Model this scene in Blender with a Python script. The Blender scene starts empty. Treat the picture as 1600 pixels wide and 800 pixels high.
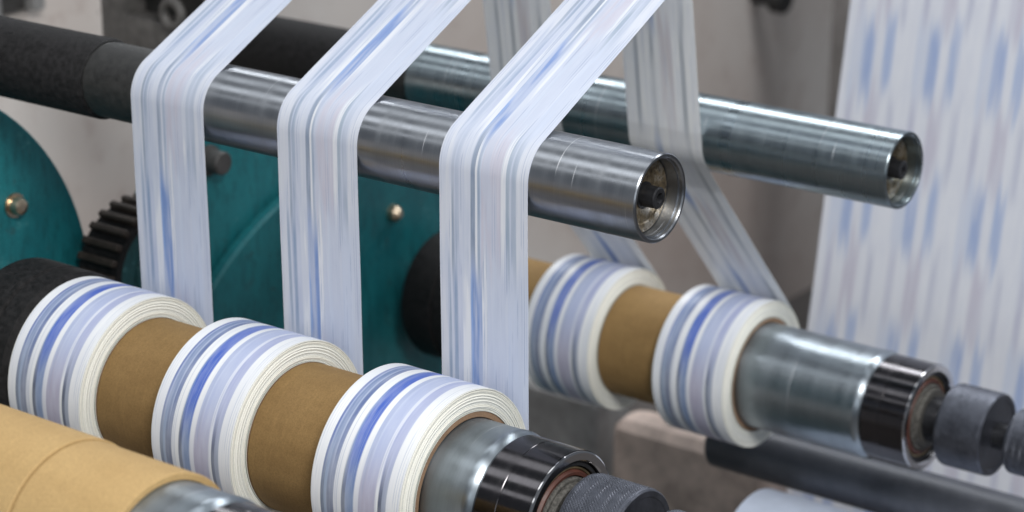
import bpy, bmesh, math, random
from mathutils import Matrix, Vector
random.seed(7)
SC = bpy.context.scene
COL = SC.collection
PI = math.pi

# ------------------------------------------------------------------ camera
YAW, PIT = .6558, -.3223
F = Vector((-math.sin(YAW)*math.cos(PIT), math.cos(YAW)*math.cos(PIT), math.sin(PIT)))
R = Vector((math.cos(YAW), math.sin(YAW), 0)); U = R.cross(F)
cam = bpy.data.cameras.new('camera'); cam_ob = bpy.data.objects.new('camera', cam); COL.objects.link(cam_ob)
m = Matrix((R, U, -F)).transposed().to_4x4(); m.translation = Vector((1.1042, -1.6467, .6081))
cam_ob.matrix_world = m
cam.sensor_width = 36; cam.lens = 3724.06/1600*36; cam.clip_start = .05; cam.clip_end = 60
cam.dof.use_dof = True; cam.dof.focus_distance = 2.12; cam.dof.aperture_fstop = 5.8
SC.camera = cam_ob

# ------------------------------------------------------------------ light
world = bpy.data.worlds.new('World'); SC.world = world; world.use_nodes = True
bg = world.node_tree.nodes['Background']; bg.inputs[0].default_value = (.80, .88, 1.0, 1); bg.inputs[1].default_value = .15
def lamp(name, loc, target, sx, sy, power, color=(.95, .975, 1)):
    l = bpy.data.lights.new(name, 'AREA'); l.shape = 'RECTANGLE'; l.size = sx; l.size_y = sy; l.energy = power; l.color = color
    o = bpy.data.objects.new(name, l); COL.objects.link(o); o.location = loc
    o.rotation_euler = (Vector(target)-Vector(loc)).to_track_quat('-Z', 'Y').to_euler(); return o
for ly, pw in ((-2.6, 14), (-1.05, 19), (.35, 14), (2.2, 100)):
    lamp('ceiling_lamp', (-.6, ly, 2.2), (-.6, ly, 0), 5.0, .6, pw)
lamp('bay_lamp', (1.9, -1.5, 2.0), (-.05, .1, -.2), 1.0, .8, 90, (1, .985, .965))
lamp('front_fill_light', (1.6, -3.4, .7), (-.2, .3, -.3), 2.2, 1.3, 21, (.90, .95, 1))  # added soft fill from behind the camera, lifts the rear strips
SC.view_settings.view_transform = 'Standard'; SC.view_settings.look = 'None'
SC.view_settings.exposure = .10; SC.view_settings.gamma = 1; SC.view_settings.use_curve_mapping = False

# ------------------------------------------------------------------ node helpers
class NT:
    def __init__(s, name):
        s.m = bpy.data.materials.new(name); s.m.use_nodes = True; s.t = s.m.node_tree; s.n = s.t.nodes; s.l = s.t.links
        s.b = s.n['Principled BSDF']
    def new(s, t, **kw):
        n = s.n.new(t)
        for k, v in kw.items(): setattr(n, k, v)
        return n
    def put(s, sock, v):
        if hasattr(v, 'is_output'): s.l.new(v, sock)
        elif v is not None:
            if hasattr(sock.default_value, '__len__') and not hasattr(v, '__len__'): v = (v,)*len(sock.default_value)
            if hasattr(v, '__len__') and len(sock.default_value) == 4 and len(v) == 3: v = tuple(v)+(1,)
            sock.default_value = v
    def math(s, op, a, b=0., c=None, clamp=False):
        n = s.new('ShaderNodeMath', operation=op, use_clamp=clamp); s.put(n.inputs[0], a); s.put(n.inputs[1], b)
        if c is not None: s.put(n.inputs[2], c)
        return n.outputs[0]
    def sep(s, v):
        n = s.new('ShaderNodeSeparateXYZ'); s.put(n.inputs[0], v); return n.outputs
    def comb(s, x, y, z=0.):
        n = s.new('ShaderNodeCombineXYZ'); s.put(n.inputs[0], x); s.put(n.inputs[1], y); s.put(n.inputs[2], z); return n.outputs[0]
    def coord(s, k='Object'): return s.new('ShaderNodeTexCoord').outputs[k]
    def scale(s, v, sc):
        n = s.new('ShaderNodeMapping'); s.put(n.inputs[0], v); n.inputs[3].default_value = sc; return n.outputs[0]
    def noise(s, v, scale=5, detail=3, rough=.55):
        n = s.new('ShaderNodeTexNoise'); s.put(n.inputs['Vector'], v); n.inputs['Scale'].default_value = scale
        n.inputs['Detail'].default_value = detail; n.inputs['Roughness'].default_value = rough; return n.outputs[0]
    def rng(s, v, a, b, c=0., d=1., smooth=False):
        n = s.new('ShaderNodeMapRange'); n.interpolation_type = 'SMOOTHSTEP' if smooth else 'LINEAR'
        for i, x in enumerate((v, a, b, c, d)): s.put(n.inputs[i], x)
        return n.outputs[0]
    def mix(s, f, a, b, blend='MIX'):
        n = s.new('ShaderNodeMix', data_type='RGBA', blend_type=blend); s.put(n.inputs[0], f); s.put(n.inputs[6], a); s.put(n.inputs[7], b); return n.outputs[2]
    def ramp(s, f, stops, interp='LINEAR'):
        if len(stops) > 32:     # a ramp holds 32 stops: two side by side
            k = len(stops)//4*2
            return s.mix(s.math('GREATER_THAN', f, (stops[k-1][0]+stops[k][0])/2), s.ramp(f, stops[:k], interp), s.ramp(f, stops[k:], interp))
        n = s.new('ShaderNodeValToRGB'); n.color_ramp.interpolation = interp; s.put(n.inputs[0], f); e = n.color_ramp.elements
        while len(e) < len(stops): e.new(.5)
        for k, (p, c) in zip(e, stops): k.position = p
        for k, (p, c) in zip(e, stops): k.color = tuple(c)+(1,)
        return n.outputs[0]
    def bump(s, h, strength=.2, dist=.001):
        n = s.new('ShaderNodeBump'); s.put(n.inputs['Height'], h); n.inputs['Strength'].default_value = strength; n.inputs['Distance'].default_value = dist
        s.l.new(n.outputs[0], s.b.inputs['Normal'])
    def set(s, color=None, rough=None, metal=None, spec=None, coat=None):
        for k, v in (('Base Color', color), ('Roughness', rough), ('Metallic', metal), ('Specular IOR Level', spec), ('Coat Weight', coat)):
            if v is not None: s.put(s.b.inputs[k], v)
        return s.m

def simple(name, c, rough=.5, metal=0., var=.25, scale=30, bump=0., spec=.5):
    t = NT(name); co = t.coord(); f = t.noise(co, scale, 5, .65)
    lo = tuple(x*(1-var) for x in c); hi = tuple(min(1, x*(1+var)) for x in c)
    col = t.mix(t.rng(f, .3, .7), lo, hi)
    if bump: t.bump(t.noise(co, scale*12, 2), bump, .0006)
    return t.set(col, t.rng(f, .3, .7, rough*.85, min(1, rough*1.15)), metal, spec)

def steel(name, c=(.37, .39, .42), rough=.32, lines=700, scratch=True, dirt=.2):
    """turned metal: fine rings round the axis (local X), stains, a few bright scratches"""
    t = NT(name); co = t.coord(); x, y, z = t.sep(co)
    rings = t.noise(t.scale(co, (lines, 2.5, 2.5)), 1, 3, .7)
    coarse = t.noise(t.scale(co, (60, 1.5, 1.5)), 1, 3, .5)
    stain = t.noise(t.scale(co, (26, 3, 3)), 1, 3, .5)
    col = t.mix(t.rng(stain, .35, .75, 0, dirt), c, tuple(v*.45 for v in c))
    col = t.mix(t.rng(rings, .35, .7, 0, .22), col, tuple(v*.55 for v in c))
    rg = t.math('ADD', t.rng(stain, .3, .7, rough*.85, rough*1.15), t.rng(coarse, .3, .7, -.05, .09))
    if scratch:
        sx = t.noise(t.scale(co, (260, 0, 0)), 1, 0); br = t.noise(t.scale(co, (30, 14, 14)), 1, 1)
        k = t.math('MULTIPLY', t.rng(sx, .715, .74), t.rng(br, .57, .66))
        col = t.mix(t.math('MULTIPLY', k, .6), col, (.8, .81, .83)); rg = t.math('ADD', rg, t.math('MULTIPLY', k, .3))
    tg = t.new('ShaderNodeTangent', direction_type='RADIAL', axis='X'); t.l.new(tg.outputs[0], t.b.inputs['Tangent'])
    t.b.inputs['Anisotropic'].default_value = .75; t.b.inputs['Anisotropic Rotation'].default_value = .25
    t.bump(rings, .03, .0002)
    return t.set(col, rg, 1.)

# label print: u runs across the web, v along it (metres); the web blurs along v
W_ = (.86, .875, .885); LAV = (.52, .57, .71); PAL = (.64, .69, .80); SL = (.15, .19, .27); DK = (.07, .09, .14); GB = (.31, .39, .52); BL = (.035, .12, .52); LB = (.22, .36, .68); MV = (.52, .47, .58)
def bands(seq, e=.0045):
    out = []
    for i, (a, b, c) in enumerate(seq):
        out += [(a+(e if i else 0), c), (b-(e if i < len(seq)-1 else 0), c)]
    return out
A_WEB = bands([(0, .09, (.66, .69, .77)), (.09, .125, GB), (.125, .16, (.57, .62, .74)), (.16, .20, (.27, .36, .52)), (.20, .26, LAV), (.26, .35, (.78, .80, .84)), (.35, .375, LB), (.375, .48, (.17, .28, .58)), (.48, .54, (.78, .80, .84)), (.54, .60, (.57, .62, .74)), (.60, .64, (.58, .64, .76)), (.64, .78, (.57, .62, .74)), (.78, .90, (.58, .64, .77)), (.90, 1, (.60, .65, .76))])
B_WEB = bands([(0, .14, (.67, .70, .77)), (.14, .17, (.30, .36, .46)), (.17, .185, (.57, .62, .74)), (.185, .22, GB), (.22, .27, (.62, .66, .76)), (.27, .285, (.57, .62, .74)), (.285, .36, (.64, .68, .77)), (.36, .41, (.22, .28, .38)), (.41, .435, (.78, .80, .84)), (.435, .465, GB), (.465, .48, (.57, .62, .74)), (.48, .70, (.58, .57, .66)), (.70, .755, (.78, .80, .84)), (.755, .80, (.34, .42, .52)), (.80, .815, (.57, .62, .74)), (.815, .87, (.40, .47, .58)), (.87, 1, (.67, .70, .77))])
G1 = (.88, .885, .875); G2 = (.80, .81, .82); G3 = (.50, .53, .55)
A_BACK = bands([(0, .2, G1), (.2, .25, G2), (.25, .36, G1), (.36, .46, (.36, .46, .66)), (.46, .56, G1), (.56, .80, G2), (.80, .86, G3), (.86, 1, G1)], .015)
B_BACK = bands([(0, .16, G1), (.16, .21, G3), (.21, .38, G1), (.38, .43, G3), (.43, .5, G1), (.5, .68, (.70, .67, .68)), (.68, .78, G1), (.78, .84, G3), (.84, 1, G1)], .015)
S1 = (.88, .895, .94); S2 = (.74, .79, .90); S3 = (.43, .54, .79)
A_SHEET = bands([(0, .10, S1), (.12, .28, S2), (.33, .44, S3), (.50, .60, S1), (.64, .74, (.50, .60, .82)), (.80, 1, S1)], 0)
B_SHEET = bands([(0, .12, S1), (.16, .22, (.66, .67, .78)), (.27, .42, S1), (.46, .62, (.70, .68, .77)), (.68, .78, S1), (.82, .88, (.68, .70, .80)), (.92, 1, S1)], 0)
A_ROLL_LIT = bands([(0, .11, W_), (.11, .135, (.07, .12, .36)), (.135, .15, (.36, .43, .62)), (.15, .20, (.16, .23, .42)), (.20, .215, (.36, .43, .60)), (.215, .26, (.10, .15, .33)), (.26, .36, W_), (.36, .38, (.10, .2, .5)), (.38, .49, (.012, .085, .50)), (.49, .55, W_), (.55, .60, (.40, .46, .66)), (.60, .615, (.50, .56, .74)), (.615, .72, (.43, .49, .70)), (.72, .755, (.70, .73, .84)), (.755, .85, (.38, .42, .64)), (.85, 1, W_)])
B_ROLL_SHADE = bands([(0, .11, W_), (.11, .15, SL), (.15, .18, GB), (.18, .26, (.18, .21, .30)), (.26, .35, W_), (.35, .39, DK), (.39, .49, (.20, .28, .46)), (.49, .54, (.74, .76, .82)), (.54, .73, (.43, .41, .53)), (.73, .765, W_), (.765, .80, DK), (.80, .85, (.25, .29, .38)), (.85, 1, W_)])  # slate colours: shade on the lower roll side painted into the print
def print_mat(name, A, B, period, soft, jit, rough=.38, lanes=1, gapk=.62, trans=0., lines=0., brk=0., pale=(.56, .61, .73)):
    t = NT(name); u, v, _ = t.sep(t.coord('UV'))
    ph = t.new('ShaderNodeAttribute', attribute_type='OBJECT', attribute_name='phase').outputs['Fac']
    lane = t.math('FRACT', t.math('MULTIPLY', u, lanes)) if lanes > 1 else u
    cn = t.noise(t.comb(t.math('MULTIPLY', u, 16*lanes), 3.3), 1, 1)
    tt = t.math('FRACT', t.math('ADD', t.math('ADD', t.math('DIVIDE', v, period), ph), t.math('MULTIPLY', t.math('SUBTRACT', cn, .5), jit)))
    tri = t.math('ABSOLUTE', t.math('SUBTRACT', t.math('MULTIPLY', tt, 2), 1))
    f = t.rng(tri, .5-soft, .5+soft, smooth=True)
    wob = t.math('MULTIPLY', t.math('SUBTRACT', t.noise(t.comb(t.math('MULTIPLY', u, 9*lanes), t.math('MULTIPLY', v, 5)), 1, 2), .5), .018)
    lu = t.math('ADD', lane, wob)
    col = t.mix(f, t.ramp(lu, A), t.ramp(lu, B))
    # between two labels of the web everything pales out
    gap = t.rng(t.math('ABSOLUTE', t.math('SUBTRACT', tri, .5)), 0, soft+.09, gapk, 0, True)
    col = t.mix(gap, col, pale)
    st = t.noise(t.comb(t.math('MULTIPLY', u, 120*lanes), t.math('MULTIPLY', v, 4)), 1, 2)
    col = t.mix(t.rng(st, .3, .7, 0, max(.16, gapk*.5)), col, (.56, .61, .74))
    st2 = t.noise(t.comb(t.math('MULTIPLY', u, 40*lanes), t.math('MULTIPLY', v, 9)), 1, 3)
    col = t.mix(t.rng(st2, .52, .75, 0, min(.3, gapk*2)), col, (.84, .86, .9))
    if brk:     # the blurred print comes and goes along the web, lane by lane
        bn = t.noise(t.comb(t.math('MULTIPLY', u, 9*lanes), t.math('ADD', t.math('MULTIPLY', v, 6.5), t.math('MULTIPLY', ph, 37))), 1, 2, .6)
        col = t.mix(t.rng(bn, .47, .60, 0, brk, True), col, pale)
    fl = t.noise(t.comb(t.math('MULTIPLY', u, 75*lanes), t.math('MULTIPLY', v, 1.6)), 1, 1); pt = t.noise(t.comb(t.math('MULTIPLY', u, 9*lanes), t.math('ADD', t.math('MULTIPLY', v, 15), ph)), 1, 2)
    if lines: col = t.mix(t.math('MULTIPLY', t.math('MULTIPLY', t.rng(fl, .56, .61), t.rng(pt, .47, .56)), lines), col, (.27, .35, .52))
    cl = t.noise(t.comb(t.math('MULTIPLY', u, 14*lanes), t.math('MULTIPLY', v, 26)), 1, 4, .6)
    col = t.mix(t.rng(cl, .42, .72, 0, .22), col, (.70, .74, .84))
    rip = t.noise(t.comb(t.math('MULTIPLY', u, 3*lanes), t.math('MULTIPLY', v, 7)), 1, 2); t.bump(rip, .12, .004)
    t.set(col, rough, 0., .4)
    if trans:
        tr = t.new('ShaderNodeBsdfTranslucent'); t.put(tr.inputs[0], col); mx = t.new('ShaderNodeMixShader'); mx.inputs[0].default_value = trans
        out = t.n['Material Output']; t.l.new(t.b.outputs[0], mx.inputs[1]); t.l.new(tr.outputs[0], mx.inputs[2]); t.l.new(mx.outputs[0], out.inputs[0])
    return t.m

M = {}
M['web'] = print_mat('web_print', A_WEB, B_WEB, .27, .13, .30, .36, 1, .4, .10, .55, .66)
M['web_back'] = print_mat('rear_web_print', A_BACK, B_BACK, .27, .13, .30, .4, 1, .3, .30, .3, .6, (.82, .83, .84))
M['roll'] = print_mat('roll_print_and_shade', A_ROLL_LIT, B_ROLL_SHADE, .33, .20, .06, .36, 1, .04, 0, .35, .18)  # label print plus painted shading: bright blue on top, dark slate below
M['sheet'] = print_mat('sheet_print', A_SHEET, B_SHEET, .215, .16, .55, .5, 7, .25, .25, 0, .45, (.80, .82, .89))
def edge_mat():
    t = NT('paper_layers'); co = t.coord(); x, y, z = t.sep(co)
    r = t.math('SQRT', t.math('ADD', t.math('MULTIPLY', y, y), t.math('MULTIPLY', z, z)))
    n1 = t.noise(t.comb(t.math('MULTIPLY', r, 1250), 0), 1, 2, .7); n2 = t.noise(t.comb(t.math('MULTIPLY', r, 320), 7), 1, 1)
    col = t.mix(t.rng(n1, .49, .60, 0, .9), (.87, .87, .83), (.20, .23, .21))
    col = t.mix(t.rng(n2, .42, .62, 0, .5), col, (.88, .86, .76))
    return t.set(col, .6, 0., .3)
M['edge'] = edge_mat()
def kraft_mat(name, c, hi, fib=.3):
    t = NT(name); co = t.coord()
    a = t.noise(t.scale(co, (12, 30, 30)), 1, 5, .6); g = t.noise(co, 620, 3, .75); fb = t.noise(t.scale(co, (260, 40, 40)), 1, 4, .65)
    col = t.mix(t.rng(a, .3, .72), c, hi); col = t.mix(t.rng(g, .40, .66, 0, .42), col, tuple(v*.5 for v in c)); col = t.mix(t.rng(fb, .5, .72, 0, fib), col, tuple(min(1, v*1.35) for v in hi))
    x, y, z = t.sep(co)
    t.bump(g, .15, .0004); return t.set(col, .72, 0., .25)
M['kraft'] = kraft_mat('brown_card', (.235, .143, .055), (.31, .195, .078), .2)
M['kraft_light'] = kraft_mat('tan_card', (.44, .29, .125), (.51, .345, .155), .12)
M['core'] = kraft_mat('core_card', (.24, .155, .095), (.30, .19, .12))
M['steel'] = steel('turned_steel')
M['steel_back'] = steel('turned_steel_dull', (.35, .41, .44), .29, 500, True, .3)
M['shaft'] = steel('ground_shaft_steel', (.40, .45, .49), .36, 400, True, .4)
M['chrome'] = steel('polished_collar', (.62, .61, .62), .12, 900, False, .3)
M['dark_chrome'] = steel('dark_collar_steel', (.10, .095, .10), .18, 900, False, .3)
M['black_steel'] = simple('black_oxide_steel', (.035, .036, .04), .42, .6, .5, 60, .25)
M['knurl'] = simple('knurled_gunmetal', (.105, .112, .135), .40, .85, .3, 70, .1)
M['rubber'] = simple('black_rubber', (.013, .0125, .013), .6, 0, .9, 160, .9, .22)
M['dull_black'] = simple('dull_black_collar', (.026, .026, .025), .5, .1, .5, 120, .4)
M['belt'] = simple('brown_black_belt_rubber', (.034, .026, .021), .6, 0, .6, 120, .6, .3)
M['seal'] = simple('red_brown_seal', (.085, .028, .018), .5, 0, .35, 60, .2)
M['brass'] = simple('worn_brass', (.42, .33, .20), .35, .9, .4, 80, .2)
M['bushing'] = simple('gritty_bushing', (.10, .095, .085), .6, .4, .7, 300, .6)
def grime():
    t = NT('oily_bore_plate'); co = t.coord(); a = t.noise(co, 55, 6, .7); b = t.noise(co, 260, 3, .7)
    col = t.ramp(a, [(.3, (.07, .05, .03)), (.48, (.24, .19, .12)), (.6, (.42, .39, .34)), (.75, (.14, .10, .06))])
    col = t.mix(t.rng(b, .52, .68, 0, .8), col, (.05, .04, .035)); t.bump(b, .3, .0006); return t.set(col, .42, .75)
M['grime'] = grime()
def teal(name, c, c2):
    t = NT(name); co = t.coord(); a = t.noise(t.scale(co, (1, 6, 3)), 1.6, 6, .62); b = t.noise(t.scale(co, (1, 110, 30)), 1, 4, .7); s = t.noise(co, 46, 5, .7); g = t.noise(co, 420, 2, .7)
    col = t.mix(t.rng(a, .3, .68), c, c2); col = t.mix(t.rng(b, .48, .68, 0, .5), col, tuple(v*.45 for v in c))
    col = t.mix(t.rng(s, .60, .70, 0, .65), col, (.03, .045, .045)); col = t.mix(t.rng(t.noise(co, 22, 5, .7), .62, .70, 0, .6), col, (.09, .27, .28))
    col = t.mix(t.rng(g, .45, .7, 0, .4), col, tuple(v*.4 for v in c)); t.bump(s, .2, .001)
    return t.set(col, t.rng(s, .3, .7, .35, .6), 0., .45)
M['teal'] = teal('teal_machine_paint', (.004, .09, .108), (.012, .17, .19))
M['teal_dark'] = teal('dark_teal_paint', (.004, .05, .055), (.006, .075, .08))
M['bolt'] = simple('zinc_bolt', (.56, .46, .34), .3, 1., .25, 80, .1)
def wallm():
    t = NT('beige_wall_paint'); co = t.coord(); a = t.noise(co, 1.3, 4, .55); b = t.noise(co, 16, 5, .65); s = t.noise(co, 60, 2)
    col = t.ramp(a, [(.3, (.47, .39, .35)), (.5, (.60, .54, .50)), (.72, (.72, .69, .66))])
    col = t.mix(t.rng(b, .56, .72, 0, .4), col, (.36, .27, .24)); col = t.mix(t.rng(s, .68, .74, 0, .4), col, (.12, .1, .09))
    return t.set(col, .7, 0., .3)
M['wall'] = wallm()
M['grey_metal'] = simple('grey_cast_metal', (.27, .265, .26), .6, 0, .35, 14, .2)
M['dark_metal'] = simple('dark_cast_metal', (.06, .057, .055), .55, .1, .4, 25, .3)
M['bracket'] = simple('dark_grey_bracket_paint', (.10, .095, .09), .55, .1, .45, 40, .4)
M['pink_metal'] = simple('pinkish_housing_paint', (.46, .365, .315), .65, 0, .5, 13, .2)
M['bar'] = simple('grey_bar_paint', (.085, .09, .105), .45, .3, .3, 20, .15)
M['band'] = simple('grey_band', (.24, .225, .215), .6, 0, .3, 6)
M['floor'] = simple('dark_floor', (.12, .11, .105), .55, 0, .35, 3, .2)
M['plainpaper'] = simple('pale_blue_paper', (.56, .62, .74), .5, 0, .12, 20)

# ------------------------------------------------------------------ object helpers
def thing(name, label, cat, loc=(0, 0, 0), group=None):
    o = bpy.data.objects.new(name, None); COL.objects.link(o); o.location = loc; o.empty_display_size = .02
    o['label'] = label; o['category'] = cat
    if group: o['group'] = group
    return o
def mesh_ob(name, me, mats, parent=None, loc=(0, 0, 0), angle=32):
    for mm in (mats if isinstance(mats, (list, tuple)) else [mats]): me.materials.append(mm)
    for p in me.polygons: p.use_smooth = True
    me.set_sharp_from_angle(angle=math.radians(angle))
    o = bpy.data.objects.new(name, me); COL.objects.link(o); o.location = loc
    if parent: o.parent = parent
    return o
def tag(o, label=None, cat=None, group=None, kind=None):
    for k, v in (('label', label), ('category', cat), ('group', group), ('kind', kind)):
        if v: o[k] = v
    return o
def lathe(profile, seg=96, closed=False, uv=None, matf=None, name='lathe', jitter=0):
    """revolve (x, r) about local X; angle 0 is up, -90 deg faces -Y"""
    n = len(profile); V = []; Fc = []; mi = []; UVs = []
    for i in range(seg+1):
        a = -PI+2*PI*i/seg
        for (x, r) in profile: V.append((x, r*math.sin(a), r*math.cos(a)))
    loops = n if closed else n-1
    for i in range(seg):
        for j in range(loops):
            k = (j+1) % n
            Fc.append((i*n+j, (i+1)*n+j, (i+1)*n+k, i*n+k)); mi.append(matf(j) if matf else 0)
            if uv:
                u0, u1 = uv(profile[j]), uv(profile[k]); R0 = .0925; v0 = (-PI+2*PI*i/seg)*R0; v1 = (-PI+2*PI*(i+1)/seg)*R0
                UVs += [(u0, v0), (u0, v1), (u1, v1), (u1, v0)]
    me = bpy.data.meshes.new(name); me.from_pydata(V, [], Fc)
    if uv:
        l = me.uv_layers.new(name='UVMap')
        for q, c in zip(l.data, UVs): q.uv = c
    for p, q in zip(me.polygons, mi): p.material_index = q
    bm = bmesh.new(); bm.from_mesh(me); bmesh.ops.remove_doubles(bm, verts=bm.verts, dist=1e-6)
    bmesh.ops.dissolve_degenerate(bm, edges=bm.edges, dist=1e-7); bmesh.ops.recalc_face_normals(bm, faces=bm.faces); bm.to_mesh(me); bm.free()
    return me
def tube_profile(x0, x1, ro, ri, ch=.0008):
    return [(x0, ri), (x0, ro-ch), (x0+ch, ro), (x1-ch, ro), (x1, ro-ch), (x1, ri)]
def rod_profile(x0, x1, r, ch=.001):
    return [(x0, 0), (x0, r-ch), (x0+ch, r), (x1-ch, r), (x1, r-ch), (x1, 0)]
def box_me(size, bev=.004, name='box', seg=2):
    bm = bmesh.new(); bmesh.ops.create_cube(bm, size=1)
    bmesh.ops.scale(bm, vec=size, verts=bm.verts)
    if bev: bmesh.ops.bevel(bm, geom=list(bm.edges), offset=bev, segments=seg, profile=.6, affect='EDGES')
    me = bpy.data.meshes.new(name); bm.to_mesh(me); bm.free(); return me
def prism_x(pts, x0, x1, bev=.004, name='plate'):
    bm = bmesh.new(); vs = [bm.verts.new((x0, y, z)) for y, z in pts]; f = bm.faces.new(vs)
    r = bmesh.ops.extrude_face_region(bm, geom=[f]); bmesh.ops.translate(bm, vec=(x1-x0, 0, 0), verts=[v for v in r['geom'] if isinstance(v, bmesh.types.BMVert)])
    bmesh.ops.recalc_face_normals(bm, faces=bm.faces)
    if bev: bmesh.ops.bevel(bm, geom=list(bm.edges), offset=bev, segments=2, profile=.6, affect='EDGES')
    me = bpy.data.meshes.new(name); bm.to_mesh(me); bm.free(); return me
def ribbon(path, x0, x1, v0=0., th=.0003, nx=6, name='web'):
    """paper web swept along a (y, z) path, with both faces and its thickness"""
    n = len(path); nor = []
    for i in range(n):
        a = path[max(0, i-1)]; b = path[min(n-1, i+1)]; d = Vector((b[0]-a[0], b[1]-a[1])).normalized(); nor.append((-d[1], d[0]))
    V = []; Fc = []; uvs = []; vv = [v0]
    for i in range(1, n): vv.append(vv[-1]+math.hypot(path[i][0]-path[i-1][0], path[i][1]-path[i-1][1]))
    for s in (1, -1):
        for i in range(n):
            for j in range(nx+1): V.append((x0+(x1-x0)*j/nx+.00035*math.sin(vv[i]*31+j/nx*2)*math.sin(vv[i]*9+1), path[i][0]+s*nor[i][0]*th/2, path[i][1]+s*nor[i][1]*th/2))
    idx = lambda s, i, j: (s*n+i)*(nx+1)+j
    def q(a, ab):
        Fc.append(a); uvs.extend(ab)
    for s in (0, 1):
        for i in range(n-1):
            for j in range(nx):
                q((idx(s, i, j), idx(s, i, j+1), idx(s, i+1, j+1), idx(s, i+1, j)), [(j/nx, vv[i]), ((j+1)/nx, vv[i]), ((j+1)/nx, vv[i+1]), (j/nx, vv[i+1])])
    for i in range(n-1):
        for j in (0, nx): q((idx(0, i, j), idx(0, i+1, j), idx(1, i+1, j), idx(1, i, j)), [(.03, vv[i])]*4)
    me = bpy.data.meshes.new(name); me.from_pydata(V, [], Fc); l = me.uv_layers.new(name='UVMap')
    for k, c in zip(l.data, uvs): k.uv = c
    bm = bmesh.new(); bm.from_mesh(me); bmesh.ops.recalc_face_normals(bm, faces=bm.faces); bm.to_mesh(me); bm.free()
    return me
def arc(cy, cz, r, a0, a1, n=18):
    return [(cy+r*math.cos(a0+(a1-a0)*i/n), cz+r*math.sin(a0+(a1-a0)*i/n)) for i in range(n+1)]
def line(p, q, n=10): return [(p[0]+(q[0]-p[0])*i/n, p[1]+(q[1]-p[1])*i/n) for i in range(n+1)]
def copy_thing(o, loc, label=None, group=None):
    c = o.copy(); COL.objects.link(c); c.location = loc
    if label: c['label'] = label
    if group: c['group'] = group
    for ch in list(o.children):
        d = ch.copy(); COL.objects.link(d); d.parent = c
        for g in list(ch.children):
            e = g.copy(); COL.objects.link(e); e.parent = d
    return c
def kids(o): return [c for c in bpy.data.objects if c.parent == o]

# ------------------------------------------------------------------ layout (metres; X along the rollers towards the free ends)
Y1, Z1 = -.1307, -.2603           # front winding shaft
Y2, Z2, RB = .606, -.1315, .0435  # back guide roller
Y3, Z3 = .714, -.461              # back winding shaft
Y0, Z0 = -.5485, -.1595           # winding shaft nearest the camera
RR, RC, RS, RW, WD = .04, .0716, .0656, .0925, .1014
X3, X2, X1 = -.1142, -.3142, -.5138
XB2, XB1 = -.3224, -.5224

# ------------------------------------------------------------------ setting
def struct(name, me, mat, loc=(0, 0, 0)):
    return tag(mesh_ob(name, me, mat, None, loc), kind='structure')
struct('floor', box_me((12, 12, .1), 0), M['floor'], (0, 2, -1.45))
struct('wall', box_me((.1, 9, 1.6), 0), M['wall'], (-1.85, 2, -.65))

# ------------------------------------------------------------------ machine frame
fd = thing('frame_disc', 'big round teal machine plate with one domed bolt at far left', 'machine plate', (-.9, -.145, -.309))
mesh_ob('plate', lathe([(0, 0), (0, .292), (-.002, .294), (-.022, .294), (-.024, .292), (-.024, 0)], 128), M['teal'], fd)
def bolt(parent, loc, r, ln, rot=0):
    b = mesh_ob('bolt', lathe([(0, r*1.35), (.002, r*1.35), (.002, r), (ln*.55, r), (ln*.85, r*.82), (ln, r*.4), (ln, 0)], 24), M['bolt'], parent, loc); return b
bolt(fd, (.0005, .185, .123), .0105, .016)
bd = thing('frame_disc', 'large round teal plate lying against the rear machine side behind the strips', 'machine plate', (-.868, .565, -.62))
mesh_ob('plate', lathe([(0, 0), (0, .361), (-.003, .365), (-.0145, .365), (-.015, .361), (-.015, 0)], 128), M['teal'], bd)
mp = thing('machine_side_plate', 'teal painted machine side behind the hanging paper strips', 'machine plate', (-.89, 0, 0))
mesh_ob('plate', prism_x([(.165, -1.35), (.165, -.42), (.25, -.25), (.30, -.165), (.34, -.152), (.82, -.32), (.86, -.36), (.86, -1.35)], -.05, 0), M['teal'], mp)
bolt(mp, (.0, .656, -.342), .0125, .036)
pin = mesh_ob('locking_pin', lathe([(0, 0), (0, .019), (.004, .019), (.006, .0145), (.026, .0145), (.028, .0125), (.028, 0)], 32), M['dark_metal'], mp, (0, .338, -.200))
tp = thing('toothed_pulley', 'black toothed drive pulley half hidden behind the leftmost paper strip', 'pulley', (-.886, .191, -.290))
mesh_ob('rim', lathe([(0, .04), (0, .0735), (.062, .0735), (.062, .0655), (.055, .0635), (.055, .04)], 96), M['rubber'], tp)
mesh_ob('hub', lathe([(.002, 0), (.002, .039), (.058, .039), (.06, .037), (.06, 0)], 48), M['teal_dark'], tp)
mesh_ob('web_plate', lathe([(.045, .039), (.0575, .039), (.0575, .064), (.045, .064)], 64, True), M['teal_dark'], tp)
tooth = box_me((.060, .0086, .010), .0018, 'tooth', 1)
for i in range(26):
    a = 2*PI*i/26
    if i == 0: tt = mesh_ob('tooth', tooth, M['belt'], tp)
    else:
        tt = tt.copy(); COL.objects.link(tt)
    tt.location = (.031, .077*math.sin(a), .077*math.cos(a)); tt.rotation_euler = (-a, 0, 0)

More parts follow.
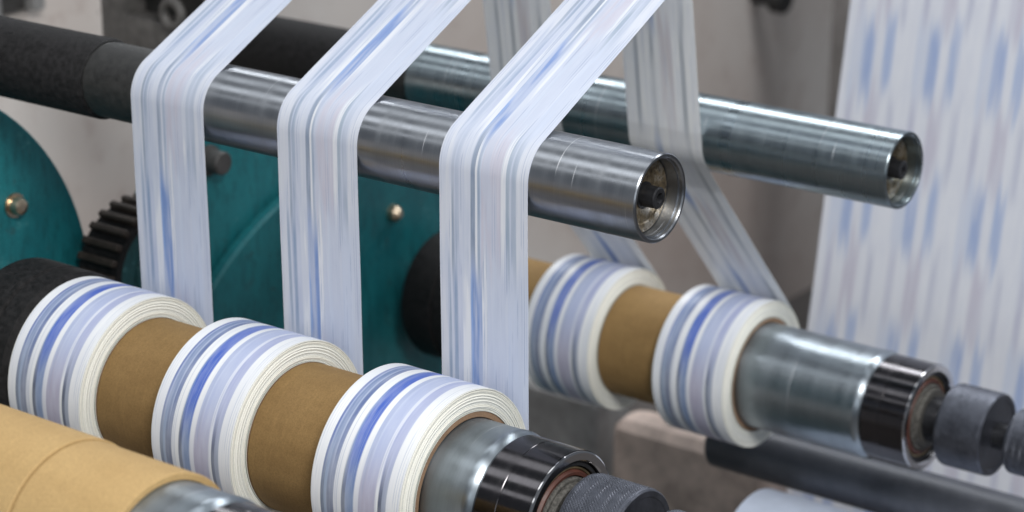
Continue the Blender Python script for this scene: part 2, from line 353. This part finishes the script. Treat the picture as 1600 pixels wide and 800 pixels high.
# ------------------------------------------------------------------ guide rollers
def guide_roller(loc, r, bore, x_steel, mats, label, sleeve_end, sleeve_r, collar_r, far):
    t = thing('guide_roller', label, 'roller', loc, 'steel guide rollers')
    b = r*bore
    mesh_ob('tube', lathe([(x_steel, r*.5), (x_steel, r-.001), (x_steel+.001, r), (-.0012, r), (0, r-.0009), (0, b+.0022), (-.0012, b+.001), (-.005, b+.001), (-.0052, b), (-.019, b), (-.019, b-.004)], 160), mats[0], t)
    mesh_ob('bore_plate', lathe([(-.024, 0), (-.0175, 0), (-.0175, b*.72), (-.0165, b*.76), (-.0165, b*.97), (-.018, b-.0002), (-.024, b-.0002)], 64), M['grime'], t)
    h = r*.245
    bo = mesh_ob('bolt', lathe([(-.0174, h*1.25), (-.0164, h*1.25), (-.0164, h), (-.002, h), (-.001, h*.86), (-.001, h*.5), (-.002, h*.48), (-.008, h*.46), (-.008, 0)], 40), M['black_steel'], t)
    mesh_ob('socket', lathe([(-.0078, 0), (-.0078, h*.34), (-.0015, h*.46), (-.0012, h*.5), (-.001, h*.5)], 6), M['black_steel'], bo)
    mesh_ob('collar', lathe([(sleeve_end-.006, collar_r*.5), (sleeve_end-.006, collar_r), (x_steel-.0015, collar_r), (x_steel-.0005, collar_r-.001), (x_steel-.0005, collar_r*.5)], 96), M['dull_black'], t)
    mesh_ob('sleeve', lathe([(far, 0), (far, sleeve_r), (sleeve_end-.004, sleeve_r), (sleeve_end, sleeve_r-.002), (sleeve_end, collar_r+.0006), (sleeve_end-.0055, collar_r+.0004)], 96), M['rubber'], t)
    return t
guide_roller((0, 0, 0), RR, .865, -.60, (M['steel'],), 'nearest steel guide roller carrying three printed paper strips', -.687, .0425, .0395, -1.3)
guide_roller((-.0856, Y2, Z2), RB, .86, -.68, (M['steel_back'],), 'rear steel guide roller carrying two paper strips, its end before the wide sheet', -.76, .0425, .038, -1.0)

# ------------------------------------------------------------------ rolls, webs, card tubes, shafts
def roll_mesh():
    pr = []; n = 34; h = WD/2; r0 = RC+.0004
    offs = [random.choice((0, .0003, -.0004, .0007, -.0008, .0012, -.0002, .0001)) for _ in range(n)]
    side = []
    for k in range(n):
        ra = r0+(RW-r0)*k/n; rb = r0+(RW-r0)*(k+1)/n
        side += [(offs[k], ra+.00004), (offs[k], rb-.00004)]
    left = [(-h-o, r) for o, r in side]; right = [(h+o, r) for o, r in side][::-1]
    left[-1] = (-h, RW-.0004); right[0] = (h, RW-.0004)
    pr = left+[(-h+.0004, RW)]+[(h-.0004, RW)]+right
    k = len(left)
    me = lathe(pr, 160, False, uv=lambda p: min(1, max(0, (p[0]+h)/WD)), matf=lambda j: 0 if j == k else 1, name='paper_winding'); return me
RG1, RG2 = 'printed label rolls on the front shaft', 'printed label rolls on the rear shaft'
roll = thing('label_roll', 'rightmost label roll on the front shaft, nearest the free end beside the bare metal', 'label roll', (X3-WD/2, Y1, Z1), RG1)
pw = mesh_ob('paper_winding', roll_mesh(), [M['roll'], M['edge']], roll, angle=25); pw['phase'] = .58  # phase turns the painted shade side downwards
mesh_ob('core', lathe([(-WD/2+.001, .0661), (-WD/2, .0668), (-WD/2, RC-.0003), (-WD/2+.0006, RC+.0002), (WD/2+.0002, RC+.0002), (WD/2+.0008, RC-.0004), (WD/2+.0008, .0668), (WD/2, .0661)], 128), M['core'], roll)
def phase(o, v):
    for c in kids(o):
        if c.type == 'MESH' and c.name.startswith('paper'): c['phase'] = v
    return o
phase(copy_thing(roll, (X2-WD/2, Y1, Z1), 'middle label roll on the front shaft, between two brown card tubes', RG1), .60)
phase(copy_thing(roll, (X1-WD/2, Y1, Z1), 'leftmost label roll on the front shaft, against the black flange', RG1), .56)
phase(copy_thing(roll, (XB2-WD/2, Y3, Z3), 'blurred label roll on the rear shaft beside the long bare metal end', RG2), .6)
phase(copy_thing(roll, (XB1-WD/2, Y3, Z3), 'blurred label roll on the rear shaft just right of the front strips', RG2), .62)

# webs of the front station: inclined down to the roller, round it, straight down to the back of the roll
sl = math.atan(.5); r_ = RR+.0002; top = PI/2+sl
T = (r_*math.cos(top), r_*math.sin(top)); d = (math.cos(sl), math.sin(sl))
bend = .32; pb = (T[0]+d[0]*bend, T[1]+d[1]*bend)
rt = .05; cb = (pb[0]-d[1]*rt, pb[1]+d[0]*rt)
up = arc(cb[0], cb[1], rt, sl-PI/2, 0, 10)
path = line((cb[0]+rt, .9), up[-1], 12)[:-1]+up[::-1][:-1]+line(pb, T, 24)[:-1]+arc(0, 0, r_, top, PI+.006, 24)
rw = RW+.0002
path = path+line(path[-1], (Y1+rw, Z1), 24)[1:]+arc(Y1, Z1, rw, 0, -PI/2, 16)[1:]
iT = min(range(len(path)), key=lambda i: math.hypot(path[i][0]-T[0], path[i][1]-T[1])); plen = lambda p: sum(math.hypot(b[0]-a[0], b[1]-a[1]) for a, b in zip(p, p[1:]))
me = ribbon(path, -WD, 0, -plen(path[:iT+1]), name='paper_web')
WG1, WG2 = 'printed strips over the front roller', 'printed strips over the rear roller'
w3 = tag(mesh_ob('paper_web', me, M['web'], None, (X3, 0, 0), 40), 'rightmost printed strip bent over the front roller close to its open end', 'paper strip', WG1); w3['phase'] = .76
for x, lb, ph in ((X2, 'middle printed strip bent over the front roller, bolt visible to its right', .80), (X1, 'leftmost printed strip bent over the front roller beside the dark collar', .84)):
    c = w3.copy(); COL.objects.link(c); c.location.x = x; c['label'] = lb; c['phase'] = ph
# webs of the rear station: down the front of the roller, under it and across to the far side of the roll
rb2 = RB+.0002; dy, dz = Y3-Y2, Z3-Z2
th = min((abs(-dy*math.sin(t)+dz*math.cos(t)+(rb2+rw)), t) for t in [-PI/2+PI/2*k/20000 for k in range(20000)])[1]
nl = (-math.sin(th), math.cos(th)); P1 = (Y2-nl[0]*rb2, Z2-nl[1]*rb2); P2 = (Y3+nl[0]*rw, Z3+nl[1]*rw)
tl = math.radians(8.5); a0 = PI+tl
S = (Y2+rb2*math.cos(a0), Z2+rb2*math.sin(a0)); S0 = (S[0]-math.sin(tl)*1.0, S[1]+math.cos(tl)*1.0)
a1 = math.atan2(-nl[1], -nl[0]) % (2*PI); a2 = math.atan2(nl[1], nl[0])
path = line(S0, S, 24)[:-1]+arc(Y2, Z2, rb2, a0, a1, 20)[:-1]+line(P1, P2, 24)[:-1]+arc(Y3, Z3, rw, a2, a2-PI*.8, 24)
me = ribbon(path, -WD, 0, -1., name='paper_web')
b2 = tag(mesh_ob('paper_web', me, M['web_back'], None, (XB2, 0, 0), 40), 'blurred strip over the rear roller, passing behind the open end of the front roller', 'paper strip', WG2); b2['phase'] = .30
c = b2.copy(); COL.objects.link(c); c.location.x = XB1; c['label'] = 'blurred strip over the rear roller, mostly hidden behind the rightmost front strip'; c['phase'] = .33

def card_tube(x0, x1, y, z, mat, label, group, RC=RC):
    return tag(mesh_ob('card_tube', lathe([(x0+.0006, .0662), (x0+.0006, RC-.0008), (x0+.0014, RC), (x1-.0016, RC), (x1-.0008, RC-.0008), (x1-.0008, .0662)], 128, True), mat, None, (0, y, z)), label, 'card tube', group)
G = 'brown card tubes between the rolls'
card_tube(X2+.001, X3-WD, Y1, Z1, M['kraft'], 'brown card tube between the middle and rightmost rolls of the front shaft', G)
card_tube(X1+.001, X2-WD, Y1, Z1, M['kraft'], 'brown card tube between the leftmost and middle rolls of the front shaft', G)
card_tube(XB2-.2+.001, XB2-WD, Y3, Z3, M['kraft'], 'blurred brown card tube between the two rolls on the rear shaft', G)
card_tube(-.745, XB1-WD, Y3, Z3, M['kraft'], 'brown card tube on the rear shaft left of its rolls', G)
G = 'tan card tubes in the foreground'
card_tube(-.1565, -.0577, Y0, Z0, M['kraft_light'], 'short tan card tube in the lower left foreground, ending at bare metal', G)
card_tube(-.75, -.1567, Y0, Z0, M['kraft_light'], 'long tan card tube running off the lower left corner', G, RC+.0016)

def knob_mesh(r, L, nd=96, deep=.022):
    nx = int(round(L*nd/(2*PI*r)*4)); na = nd*4; V = []; Fc = []; dep = r*deep
    prof = []
    for j in range(nx+1):
        x = .002+(L-.004)*j/nx; prof.append(x)
    for i in range(na):
        a = 2*PI*i/na
        for x in prof:
            p = a*nd/(2*PI); q = x*nd/(2*PI*r)*1.0
            t1 = abs(((p+q) % 1)*2-1); t2 = abs(((p-q) % 1)*2-1)
            h = min(1, 1.5*min(1-abs(t1), 1-abs(t2)))
            ends = min(1, (x-.002)/.002, (L-.002-x)/.002)
            rr = r-dep+dep*h*max(0, ends)
            V.append((x, rr*math.sin(a), rr*math.cos(a)))
    n1 = nx+1
    for i in range(na):
        k = (i+1) % na
        for j in range(nx): Fc.append((i*n1+j, k*n1+j, k*n1+j+1, i*n1+j+1))
    base = len(V); rings = [(0, r*.5), (0, r-dep-.0016), (.0016, r-dep)]
    rings2 = [(L-.0012, r-dep), (L, r-dep-.0012), (L, r*.86), (L-.001, r*.84), (L-.001, r*.3)]
    for ring in (rings, rings2):
        b = len(V)
        for (x, rr) in ring:
            for i in range(na): a = 2*PI*i/na; V.append((x, rr*math.sin(a), rr*math.cos(a)))
        for q in range(len(ring)-1):
            for i in range(na):
                k = (i+1) % na; Fc.append((b+q*na+i, b+q*na+k, b+(q+1)*na+k, b+(q+1)*na+i))
        if ring is rings:
            for i in range(na): k = (i+1) % na; Fc.append((b+2*na+i, b+2*na+k, k*n1, i*n1))
        else:
            for i in range(na): k = (i+1) % na; Fc.append((i*n1+nx, k*n1+nx, b+k, b+i))
    me = bpy.data.meshes.new('knob'); me.from_pydata(V, [], Fc)
    bm = bmesh.new(); bm.from_mesh(me); bmesh.ops.recalc_face_normals(bm, faces=bm.faces); bm.to_mesh(me); bm.free(); return me
KNOBS = {}
def knob(L):
    if L not in KNOBS: KNOBS[L] = knob_mesh(.0493, L, 96, .020 if L < .0582 else .015)
    return KNOBS[L]
def shaft(loc, x_far, flange, label, kgap=.0152, klen=.058):
    """loc = centre of the collar's end face"""
    t = thing('winding_shaft', label, 'winding shaft', loc, 'winding shafts')
    rr = .0632; x_tube = flange[0]-.08 if flange else x_far+.01
    mesh_ob('shaft_tube', lathe([(x_far, 0), (x_far, .03), (x_tube, .03), (x_tube, RS), (-.072, RS), (-.0705, RS+.0006), (-.066, RS+.0006), (-.0625, RS-.0012), (-.060, RS-.004), (-.060, .03)], 160), M['shaft'], t)
    mesh_ob('collar', lathe([(-.0605, .04), (-.0605, RS-.0035), (-.0575, RS-.0015), (-.036, RS-.0015), (-.0355, RS-.0019), (-.0345, RS-.0019), (-.034, RS-.0015), (-.0025, RS-.0015)], 160), M['dark_chrome'], t)
    mesh_ob('end_ring', lathe([(-.004, RS-.0022), (-.0024, rr+.0006), (-.001, rr+.0004), (0, rr-.0012), (0, rr*.885), (-.0015, rr*.865), (-.012, rr*.86), (-.012, rr*.8)], 128), M['chrome'], t)
    mesh_ob('inner_ring', lathe([(-.012, rr*.855), (-.005, rr*.85), (-.004, rr*.83), (-.004, rr*.79), (-.012, rr*.775)], 96), M['black_steel'], t)
    mesh_ob('brass_ring', lathe([(-.013, rr*.775), (-.006, rr*.77), (-.0055, rr*.755), (-.006, rr*.74), (-.013, rr*.735)], 96), M['brass'], t)
    mesh_ob('seal_ring', lathe([(-.014, rr*.735), (-.006, rr*.73), (-.0035, rr*.70), (-.004, rr*.655), (-.014, rr*.64)], 96), M['seal'], t)
    mesh_ob('bushing', lathe([(-.014, rr*.64), (-.003, rr*.635), (-.0015, rr*.61), (-.0015, rr*.57), (.004, rr*.55), (.004, .0)], 96), M['bushing'], t)
    mesh_ob('spindle', lathe([(.0035, .027), (kgap-.004, .027), (kgap-.003, .031), (kgap+.002, .031), (kgap+.002, .015), (kgap+klen-.002, .0155), (kgap+klen+.016, .0155), (kgap+klen+.018, .019), (kgap+klen+.026, .019), (kgap+klen+.026, .010)], 64), M['black_steel'], t)
    kn = mesh_ob('knob', knob(klen).copy(), M['knurl'], t, (kgap, 0, 0), 40)
    k2 = mesh_ob('locking_knob', knob(.058).copy(), M['knurl'], t, (kgap+klen+.024, 0, 0), 40); k2.scale = (.8, .78, .78)
    if flange:
        xf, rf = flange
        mesh_ob('flange', lathe([(xf-.085, RS), (xf-.085, rf*.97), (xf-.08, rf), (xf-.036, rf), (xf-.034, rf-.003), (xf-.031, rf-.003), (xf-.029, rf), (xf-.007, rf), (xf, rf-.007), (xf, rf*.80), (xf-.003, rf*.79), (xf-.003, RS+.0002)], 128), M['rubber'], t)
    return t
shaft((.001, Y1, Z1), -.885, (-.001-.6165, .0955), 'sharp foreground winding shaft with knurled knob at bottom centre')
shaft((-.0917, Y3, Z3), -.95, (-.655, .0885), 'blurred rear winding shaft with dark knobs at right edge', .0292, .0585)
shaft((.055, Y0, Z0), -.85, None, 'grey metal winding shaft tip below the tan card tube in the corner')

# ------------------------------------------------------------------ behind the rear station
# wide printed sheet, leaning slightly
p0, p1 = (1.3+.055*.1766*10-.0, .35), (1.3, -.123)
tl = (1.3-1.217)/(.593-.123)
path = line((1.3+tl*.75, .627), (1.3-tl*.9, -1.023), 40)
sh = tag(mesh_ob('printed_sheet', ribbon(path, -.552, -.552+7*WD, 0., .0004, 40, 'sheet'), M['sheet'], None, (0, 0, 0), 40), 'wide blurred sheet of printed labels hanging behind the rollers at right', 'printed sheet'); sh['phase'] = .62
tag(mesh_ob('support_bar', lathe([(-.32, 0), (-.32, .03), (-.316, .034), (.7, .034), (.7, 0)], 64), M['bar'], None, (-.12, .8, -.608)), 'dark grey bar running below the rear winding shaft', 'bar')
tag(mesh_ob('gear_housing', box_me((.19, .10, .66), .02, 'housing', 3), M['grey_metal'], None, (-.915, 1.11, -1.06)), 'grey blurred housing below the rear shaft, right of the front strips', 'housing')
tag(mesh_ob('motor_housing', box_me((.28, .08, .64), .035, 'housing', 3), M['pink_metal'], None, (-.653, 1.09, -1.065)), 'pinkish brown blurred housing below the rear rolls', 'housing')
lr = thing('paper_roll', 'pale blue blurred paper roll at the bottom edge below the dark bar', 'paper roll', (-.14, .674, -.693))
mesh_ob('paper_winding', lathe([(-.165, .04), (-.165, .0915), (-.164, .0925), (.3, .0925), (.301, .0915), (.301, .04)], 96), M['plainpaper'], lr)
mesh_ob('core', lathe([(-.167, .034), (-.167, .0398), (.303, .0398), (.303, .034)], 64, True), M['core'], lr)

sb = thing('slotted_bracket', 'dark slotted bracket with a grey eyelet at top left', 'bracket', (-1.21, .6, -.125))
def bx(name, size, loc, mat, parent, bev=.006): return mesh_ob(name, box_me(size, bev, name), mat, parent, loc)
bx('lower_bar', (.20, .05, .050), (0, 0, -.016), M['bracket'], sb)
bx('upper_bar', (.20, .05, .040), (0, 0, .080), M['bracket'], sb)
bx('end_block', (.05, .052, .14), (-.09, 0, .030), M['bracket'], sb)
bx('end_block', (.05, .052, .14), (.11, 0, .030), M['bracket'], sb)
bx('slot_back', (.18, .012, .07), (0, .02, .032), M['dull_black'], sb, .002)
def torus_me(R0, r0, n=32, k=12):
    V = []; Fc = []
    for i in range(n):
        for j in range(k):
            a, b = 2*PI*i/n, 2*PI*j/k; V.append(((R0+r0*math.cos(b))*math.cos(a), r0*math.sin(b), (R0+r0*math.cos(b))*math.sin(a)))
    for i in range(n):
        for j in range(k): Fc.append((i*k+j, i*k+(j+1) % k, ((i+1) % n)*k+(j+1) % k, ((i+1) % n)*k+j))
    me = bpy.data.meshes.new('eyelet'); me.from_pydata(V, [], Fc); return me
mesh_ob('eyelet', torus_me(.017, .007), M['bracket'], sb, (.035, -.033, .026))
rl = thing('wall_channel', 'grey metal channel on the wall in the top left corner', 'channel', (-1.79, .805, -.1))
bx('flange', (.03, .025, .25), (.01, .045, 0), M['grey_metal'], rl); bx('flange', (.03, .025, .25), (.01, -.045, 0), M['grey_metal'], rl); bx('channel_back', (.01, .06, .245), (0, 0, 0), M['dark_metal'], rl, .001)
tag(mesh_ob('dark_band', box_me((.11, .12, 1.8), .02), M['band'], None, (-1.50, 3.05, -.5)), 'blurred dark grey post just left of the wide printed sheet', 'band')  # plain upright box that fills the dark band beside the sheet
tag(mesh_ob('rubber_buffer', lathe([(0, 0), (0, .02), (.05, .02), (.055, .034), (.085, .034), (.09, .028), (.09, 0)], 32), M['dull_black'], None, (-1.80, 3.06, -.583)), 'small dark blurred stop on the wall at the top edge', 'buffer')
